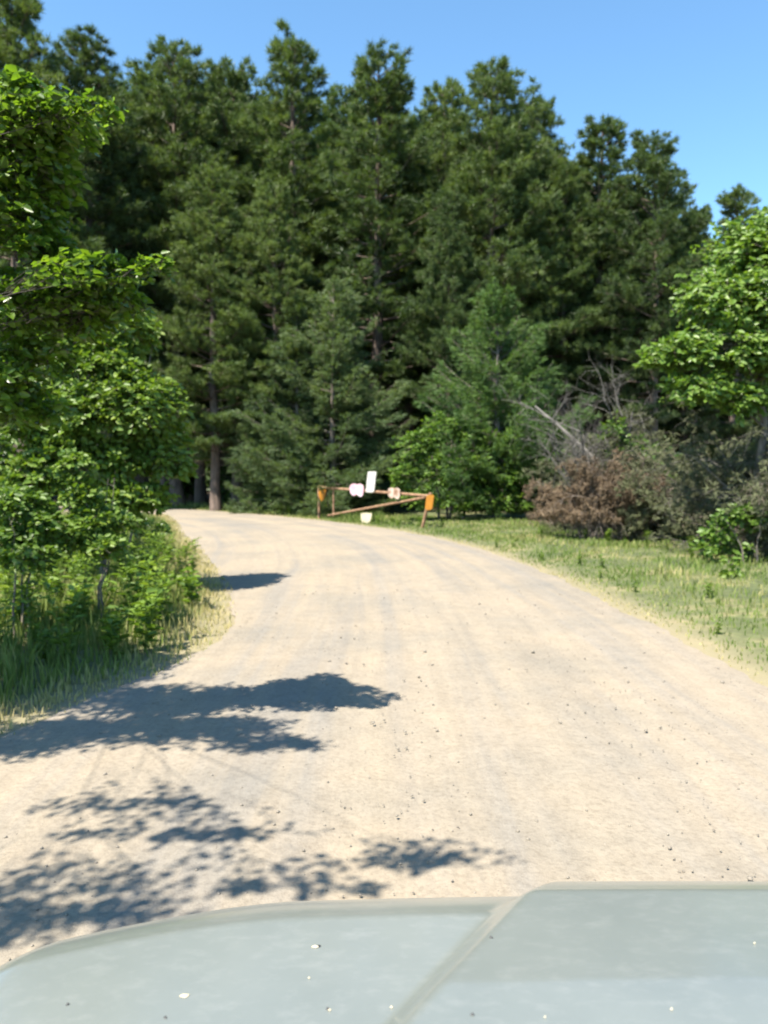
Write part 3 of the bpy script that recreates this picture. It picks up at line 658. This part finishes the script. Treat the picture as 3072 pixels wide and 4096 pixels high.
def straw_r(x, y, d):
    s = .28 + .28 * wave(x * .8, y * .6, 1.) + .55 * np.exp(-(np.maximum(d, 0) / .32) ** 2)
    band = np.exp(-((d - 2.2 - .3 * wave(x, y)) / .38) ** 2) * np.clip((15 - np.abs(y - 13)) / 10, 0, 1) * .38
    return s + band
grass('verge_grass', 'sunlit short grass verge along the right side of the road', -14, 16, 3, 44, 120000, 81,
      lambda x, y, d, rng: (x > XR(y) - .1) & (x < XR(y) + 6.2) & edge_keep(x, y, d, rng),
      lambda x, y, d: .040 + .085 * np.clip(d / 1.4, 0, 1) * (.75 + .7 * wave(x * 1.3, y * 1.1, 5.)), straw_r)
grass('bank_grass', 'tall green and straw coloured grass on the left bank', -12, 0, 3, 34, 90000, 82,
      lambda x, y, d, rng: (x < XL(y) + .1) & (x > XL(y) - 4.2) & edge_keep(x, y, d, rng),
      lambda x, y, d: .07 + .30 * np.clip((d - .2) / .9, 0, 1) * (.8 + .4 * wave(x * .9, y * .9, 5.)),
      lambda x, y, d: .44 + .22 * wave(x, y, 2.) + .45 * np.exp(-(np.maximum(d - .05, 0) / .5) ** 2))
grass('far_bank_grass', 'bright grass strip under the trees beyond the road bend', -34, 0, 28, 52, 22000, 83,
      lambda x, y, d, rng: (x > XR(y) - .2) & (d < 3.0) & edge_keep(x, y, d, rng),
      lambda x, y, d: .10 + .18 * np.clip(d / 1.0, 0, 1), lambda x, y, d: .30 + .15 * wave(x, y, 2.))

def weed_mesh(seed, H, nl, L):
    rng = np.random.default_rng(seed); sb = MB(); fb = MB(); ns = rng.integers(3, 6)
    LP = []; LD = []
    for q in range(ns):
        a = rng.uniform(0, 6.28); s = np.linspace(0, 1, 6); h = H * rng.uniform(.6, 1)
        P = np.column_stack([np.cos(a) * .22 * h * s ** 1.4, np.sin(a) * .22 * h * s ** 1.4, h * s])
        V, F = tube(P, np.linspace(.006, .002, 6), 4); sb.add(V, F)
        for u in range(nl):
            f = .15 + .85 * u / nl; b = np.array([np.interp(f, s, P[:, k]) for k in range(3)]); az = u * 2.4 + rng.normal(0, .3)
            LP.append(b); LD.append(nrm(np.array([math.cos(az), math.sin(az), rng.uniform(.1, .7)])))
    LP = np.array(LP); LD = np.array(LD); n = len(LP)
    ln = L * rng.uniform(.6, 1.2, n)
    leaves(fb, LP, LD, nrm(np.array([[0, 0, 1.]]) + .3 * rng.normal(size=(n, 3))), ln, ln * .42, .5 + rng.normal(0, .15, n))
    return sb.mesh('stem', M['weed'], True), fb.mesh('leaves', M['weed'])
WV = [weed_mesh(1, .75, 12, .12), weed_mesh(2, .6, 10, .14), weed_mesh(3, .9, 14, .10), weed_mesh(4, .45, 9, .11)]
rr = random.Random(21)
def weed(x, y, v, s, label, group):
    e = empty('weed_plant', (x, y, float(ground_z(np.array(x), np.array(y))) - .02), rr.uniform(0, 6.28)); e.scale = (s, s, s)
    for nm, me in zip(('stem', 'leaves'), WV[v]): obj(nm, me, e)
    tag(e, label, 'weed', group)
for q in range(110):
    y = 6.8 + 8.5 * rr.random() ** 1.3; x = float(XL(np.array(y))) - rr.uniform(.45, 3.4)
    weed(x, y, rr.randrange(3), rr.uniform(.65, 1.15), 'leafy weed in the tall grass of the left bank', 'weeds on the left bank')
for q in range(16):
    y = 24 + 12 * rr.random(); x = float(XR(np.array(y))) + rr.uniform(.5, 1.9)
    weed(x, y, rr.randrange(4), rr.uniform(.5, .8), 'low leafy weed in the grass in front of the gate and conifers', 'weeds near the gate')
for q in range(14):
    y = 6.8 + 12 * rr.random(); x = float(XR(np.array(y))) + rr.uniform(.5, 2.2)
    weed(x, y, 3, rr.uniform(.35, .7), 'small broad leaved weed in the right verge grass', 'weeds on the right verge')
for q in range(12):
    y = 14.5 + 8 * rr.random(); x = float(XR(np.array(y))) + rr.uniform(3.0, 4.0)
    weed(x, y, rr.randrange(4), rr.uniform(.4, .7), 'low green weed at the foot of the brown scrub', 'weeds below the scrub')

# ------------------------------------------------------------------ gate and signs
PRT = at(1693, 2112, 25.2)[:2]; PLT = at(1275, 2060, 31.0)[:2]
gt = nrm(PLT - PRT); gn = np.array([-gt[1], gt[0]]);  gn = gn if gn[1] < 0 else -gn
def on_gate(px, py, out=0.0):
    d = ray(px, py); o = PRT + gn * out
    k = (o[0] * gn[0] + o[1] * gn[1]) / (d[0] * gn[0] + d[1] * gn[1])
    return np.array([0, 0, CAMH]) + d * k
def gz(p): return float(ground_z(np.array(p[0]), np.array(p[1])))
def plate(name, pts, mat, parent=None, out=.10, th=.012, bevel=True):
    P = np.array([on_gate(*q, out) for q in pts]); n = len(P); b = np.array([gn[0], gn[1], 0]) * th
    mb = MB(); c = P.mean(0)
    mb.add(np.concatenate([P + b, P - b, [c + b, c - b]]), np.array([[i, (i + 1) % n, 2 * n] for i in range(n)] + [[n + (i + 1) % n, n + i, 2 * n + 1] for i in range(n)]))
    mb.add(np.concatenate([P + b, P - b]), np.array([[i, n + i, n + (i + 1) % n, (i + 1) % n] for i in range(n)]))
    return mb.build(name, mat, parent)
def rounded(x0, y0, x1, y1, r, tilt=0.0, k=4):
    pts = []
    for cx, cy, a0 in ((x1 - r, y1 - r, 0), (x0 + r, y1 - r, 90), (x0 + r, y0 + r, 180), (x1 - r, y0 + r, 270)):
        for q in range(k + 1):
            a = math.radians(a0 + 90 * q / k); pts.append((cx + r * math.cos(a), cy + r * math.sin(a)))
    ym = (y0 + y1) / 2
    return [(x + (ym - y) * tilt, y) for x, y in pts]
gate = empty('steel_gate', (float(PRT[0]), float(PRT[1]), gz(PRT)))
GO = np.array(gate.location)
def gpipe(name, A, B, r, k=10):
    mb = MB(); capped(mb, np.linspace(A, B, 4) - GO, np.full(4, r), k); return mb.build(name, M['rust'], gate, True)
rt = on_gate(1722, 1972); lt = on_gate(1276, 1942)
gpipe('post', np.array([PRT[0] - .06, PRT[1], gz(PRT) - .15]), rt, .058)
gpipe('post', np.array([PLT[0], PLT[1], gz(PLT) - .15]), lt, .058)
gpipe('top_rail', on_gate(1270, 1948), on_gate(1716, 1984), .048)
gpipe('brace', on_gate(1312, 2062), on_gate(1700, 1990), .044)
gpipe('upright', on_gate(1334, 1955), on_gate(1334, 2066), .04)
gate_plates = []
def gplate(pts, label):
    o = plate('marker_plate', pts, M['amber'], None, .13); o.data.transform(Matrix.Translation(Vector(-GO))); o.parent = gate; o['label'] = label
gplate(rounded(1704, 1979, 1733, 2040, 11, .12), 'amber marker plate on the right gate post')
gplate([(1276, 1956), (1302, 1958), (1301, 1980), (1293, 2003), (1284, 2003), (1275, 1975)], 'tapering amber marker plate on the left gate post')
tag(gate, 'rusty pipe gate with diagonal brace and amber end plates beside the road', 'gate')
s = plate('notice_sign', rounded(1468, 1886, 1501, 1969, 5, .11), M['white'], None, .09); tag(s, 'tall white sign standing up above the middle of the rusty gate', 'sign')
def lobes(x0, x1, y0, y1, notch):
    xm = (x0 + x1) / 2; h = y1 - y0; w = x1 - x0
    return [(x0, y0 + .35 * h), (x0 + .08 * w, y0 + .12 * h), (x0 + .25 * w, y0), (xm - .06 * w, y0 + .03 * h), (xm, y0 + notch * h), (xm + .06 * w, y0 + .05 * h), (x0 + .75 * w, y0 + .02 * h), (x1 - .05 * w, y0 + .15 * h), (x1, y0 + .4 * h), (x1 - .02 * w, y0 + .75 * h), (x1 - .12 * w, y1), (xm + .2 * w, y1 - .01 * h), (xm + .02 * w, y1 - notch * 1.5 * h), (xm - .12 * w, y1 - .06 * h), (x0 + .22 * w, y1 - .08 * h), (x0 + .07 * w, y1 - .3 * h)]
s = plate('notice_sign', lobes(1398, 1455, 1934, 1986, .12), M['pink'], None, .09); tag(s, 'faded pinkish white sign with notched outline on the gate top rail', 'sign')
s = plate('notice_sign', lobes(1551, 1601, 1950, 1996, .14), M['tan'], None, .09); tag(s, 'peeling tan and white sign near the right end of the gate rail', 'sign')
s = plate('notice_sign', [(1444, 2054), (1464, 2051), (1487, 2054), (1485, 2073), (1477, 2092), (1468, 2101), (1458, 2103), (1449, 2090), (1445, 2072)], M['cream'], None, .09); tag(s, 'cream shield shaped sign hanging low under the gate brace', 'sign')

# ------------------------------------------------------------------ the vehicle whose hood is in the foreground
def hood_paint():
    m, n, l, p = newmat('dusty_silver_paint'); tc = n.new('ShaderNodeTexCoord')
    t = noise(n, l, 3.5, 6, tc.outputs['Object'], .65); mp = n.new('ShaderNodeMapping'); mp.inputs['Scale'].default_value = (7, 13, 7); l.new(tc.outputs['Object'], mp.inputs[0])
    t2 = noise(n, l, 4, 5, mp.outputs[0], .7)
    r = ramp(n, [(.3, (.165, .184, .169)), (.7, (.20, .217, .198))]); l.new(t.outputs['Fac'], r.inputs[0])
    r2 = ramp(n, [(.50, (0, 0, 0)), (.84, (.26, .26, .26))]); l.new(t2.outputs['Fac'], r2.inputs[0])
    c = mix(n, l, r.outputs[0], (.36, .36, .335), r2.outputs[0])
    v = n.new('ShaderNodeTexVoronoi'); v.inputs['Scale'].default_value = 14; l.new(tc.outputs['Object'], v.inputs['Vector'])
    vr = ramp(n, [(.035, (1, 1, 1)), (.06, (0, 0, 0))]); l.new(v.outputs['Distance'], vr.inputs[0])
    sel = n.new('ShaderNodeSeparateColor'); l.new(v.outputs['Color'], sel.inputs[0])
    gt_ = n.new('ShaderNodeMath'); gt_.operation = 'GREATER_THAN'; gt_.inputs[1].default_value = .85; l.new(sel.outputs[0], gt_.inputs[0])
    mu = n.new('ShaderNodeMath'); mu.operation = 'MULTIPLY'; l.new(gt_.outputs[0], mu.inputs[0]); l.new(vr.outputs[0], mu.inputs[1])
    c = mix(n, l, c, (.45, .45, .42), mu.outputs[0])
    l.new(c, p.inputs['Base Color']); p.inputs['Metallic'].default_value = .25; p.inputs['Roughness'].default_value = .42
    p.inputs['Coat Weight'].default_value = .85; p.inputs['Coat Roughness'].default_value = .17
    return m
M['paint'] = hood_paint()
M['rubber'] = plain_mat('tyre_rubber', (.02, .02, .02), (.035, .035, .033), 20, .85)
M['lamp'] = plain_mat('lamp_lens', (.55, .56, .56), (.62, .63, .63), 6, .12)
M['trim'] = plain_mat('dark_trim', (.02, .021, .022), (.035, .035, .036), 12, .5)
XC = .44                                # car centre line, to the right of the camera
def hood_z(x, y):
    u = x - XC
    z0 = 1.092 - .030 * (y - .9) - .030 * np.abs(u / 1.0) ** 2.2
    # raised centre that narrows towards the nose
    w = .432 - .63 * (y - .84); w = np.clip(w, .16, .60)
    st = np.clip((w - np.abs(u)) / .055, 0, 1); st = .6 * st + .4 * st * st * (3 - 2 * st)
    z0 = z0 + (.044 - .078 * np.clip(y - .84, 0, .36)) * st
    yf = 1.055 + .012 * st - .42 * np.clip((-u - .58), 0, 9) ** 1.5 - .42 * np.clip((u - .46), 0, 9) ** 1.55
    d = np.clip(y - yf, 0, .345); R = .36
    z0 = z0 - (R - np.sqrt(R * R - d * d)) - .13 * d * np.clip(d / .02, 0, 1)
    e = np.clip(np.abs(u) - .90, 0, .159); z0 = z0 - (.17 - np.sqrt(.17 ** 2 - e * e))
    return z0
car = empty('parked_car', (XC, .2, 0))
def build_car():
    off = np.array([XC, .2, 0])
    xs = np.linspace(XC - .995, XC + .995, 260); ys = np.linspace(.34, 1.43, 190)
    X, Y = np.meshgrid(xs, ys); Z = hood_z(X, Y); w = len(xs); h = len(ys)
    V = np.stack([X, Y, Z], -1).reshape(-1, 3) - off
    i = np.arange(h - 1)[:, None] * w; j = np.arange(w - 1)[None]
    F = np.stack([i + j, i + j + 1, i + w + j + 1, i + w + j], -1).reshape(-1, 4)
    hood = obj('hood', mesh('hood', V, F, M['paint'], None, True), car); hood['label'] = 'pale silver green hood with a raised centre'
    # lower body under the hood: sides, nose and bumper
    mb = MB()
    for sx in (-1, 1):
        mb = MB(); rows = []
        for y in np.linspace(.34, 1.40, 12):
            zt = float(hood_z(np.array(XC + sx * .995), np.array(y))) - .004
            arch = .40 + .32 * math.sqrt(max(0, 1 - ((y - .86) / .42) ** 2))
            rows.append([(XC + sx * .998, y, zt), (XC + sx * 1.02, y, zt - .12), (XC + sx * 1.02, y, max(arch, .30) if abs(y - .86) < .42 else .30)])
        A = np.array(rows).reshape(-1, 3) - off
        f = [[r * 3 + c, r * 3 + c + 1, r * 3 + c + 4, r * 3 + c + 3] for r in range(11) for c in range(2)]
        mb.add(A, np.array(f)); mb.build('fender', M['paint'], car)
        mb = MB(); capped(mb, np.array([(XC + sx * q, .86, .33) for q in (.66, .69, .85, .88)]) - off, [.27, .33, .33, .27], 28)
        wheel = mb.build('wheel', M['rubber'], car)
        mb = MB(); capped(mb, np.array([(XC + sx * q, .86, .33) for q in (.87, .995, .892)]) - off, [.20, .20, .12], 20); mb.build('rim', M['lamp'], wheel)
        mb = MB(); box(mb, np.array([XC + sx * .66, 1.425, .70]) - off, (.36, .10, .15)); mb.build('headlight', M['lamp'], car)
    mb = MB(); box(mb, np.array([XC, 1.42, .70]) - off, (.90, .07, .17)); mb.build('grille', M['trim'], car)
    mb = MB(); P = np.array([(XC + q, 1.47 - .12 * abs(q / .9) ** 3, .47) for q in np.linspace(-.9, .9, 11)]) - off; capped(mb, P, np.full(11, .13), 10); mb.build('bumper', M['paint'], car, True)
    # dirt on the hood
    def spot(px, py, r, mat, nm, lab):
        d = ray(px, py)
        k = .6
        for _ in range(60):
            q = np.array([0, 0, CAMH]) + d * k
            k += (q[2] - float(hood_z(np.array(q[0]), np.array(q[1])))) * .6
        q = np.array([0, 0, CAMH]) + d * k; a = np.linspace(0, 6.28, 10)[:-1]
        rs = np.random.default_rng(int(px)).uniform(.6, 1.2, 9) * r
        X = q[0] + np.cos(a) * rs * 1.5; Y = q[1] + np.sin(a) * rs
        ring = np.stack([X, Y, hood_z(X, Y) + .0008], -1); top = np.array([[q[0], q[1], float(hood_z(q[0], q[1])) + .003]])
        m = MB(); m.add(np.concatenate([top, ring]) - off, np.array([[0, 1 + i, 1 + (i + 1) % 9] for i in range(9)]))
        o = m.build(nm, mat, hood); 
        if lab: o['label'] = lab
    spot(1275, 3787, .0025, M['trim'], 'dirt_speck', 'dark brown speck on the hood')
    spot(1262, 3789, .0035, M['cream'], 'dropping', 'pale splash under the dark speck')
    for px, py, r in ((1318, 4043, .0012), (740, 3985, .004), (2180, 4072, .001), (3018, 3776, .0012), (2686, 4040, .0012), (1236, 3915, .001), (1566, 4032, .0012)):
        spot(px, py, r, M['cream'], 'dropping', None)
    for px, py in ((270, 4020), (662, 4072), (1310, 4038), (1890, 4060), (1965, 3752)): spot(px, py, .0018, M['trim'], 'dirt_speck', None)
build_car()
tag(car, 'pale silver car whose dusty hood fills the bottom of the view', 'car')
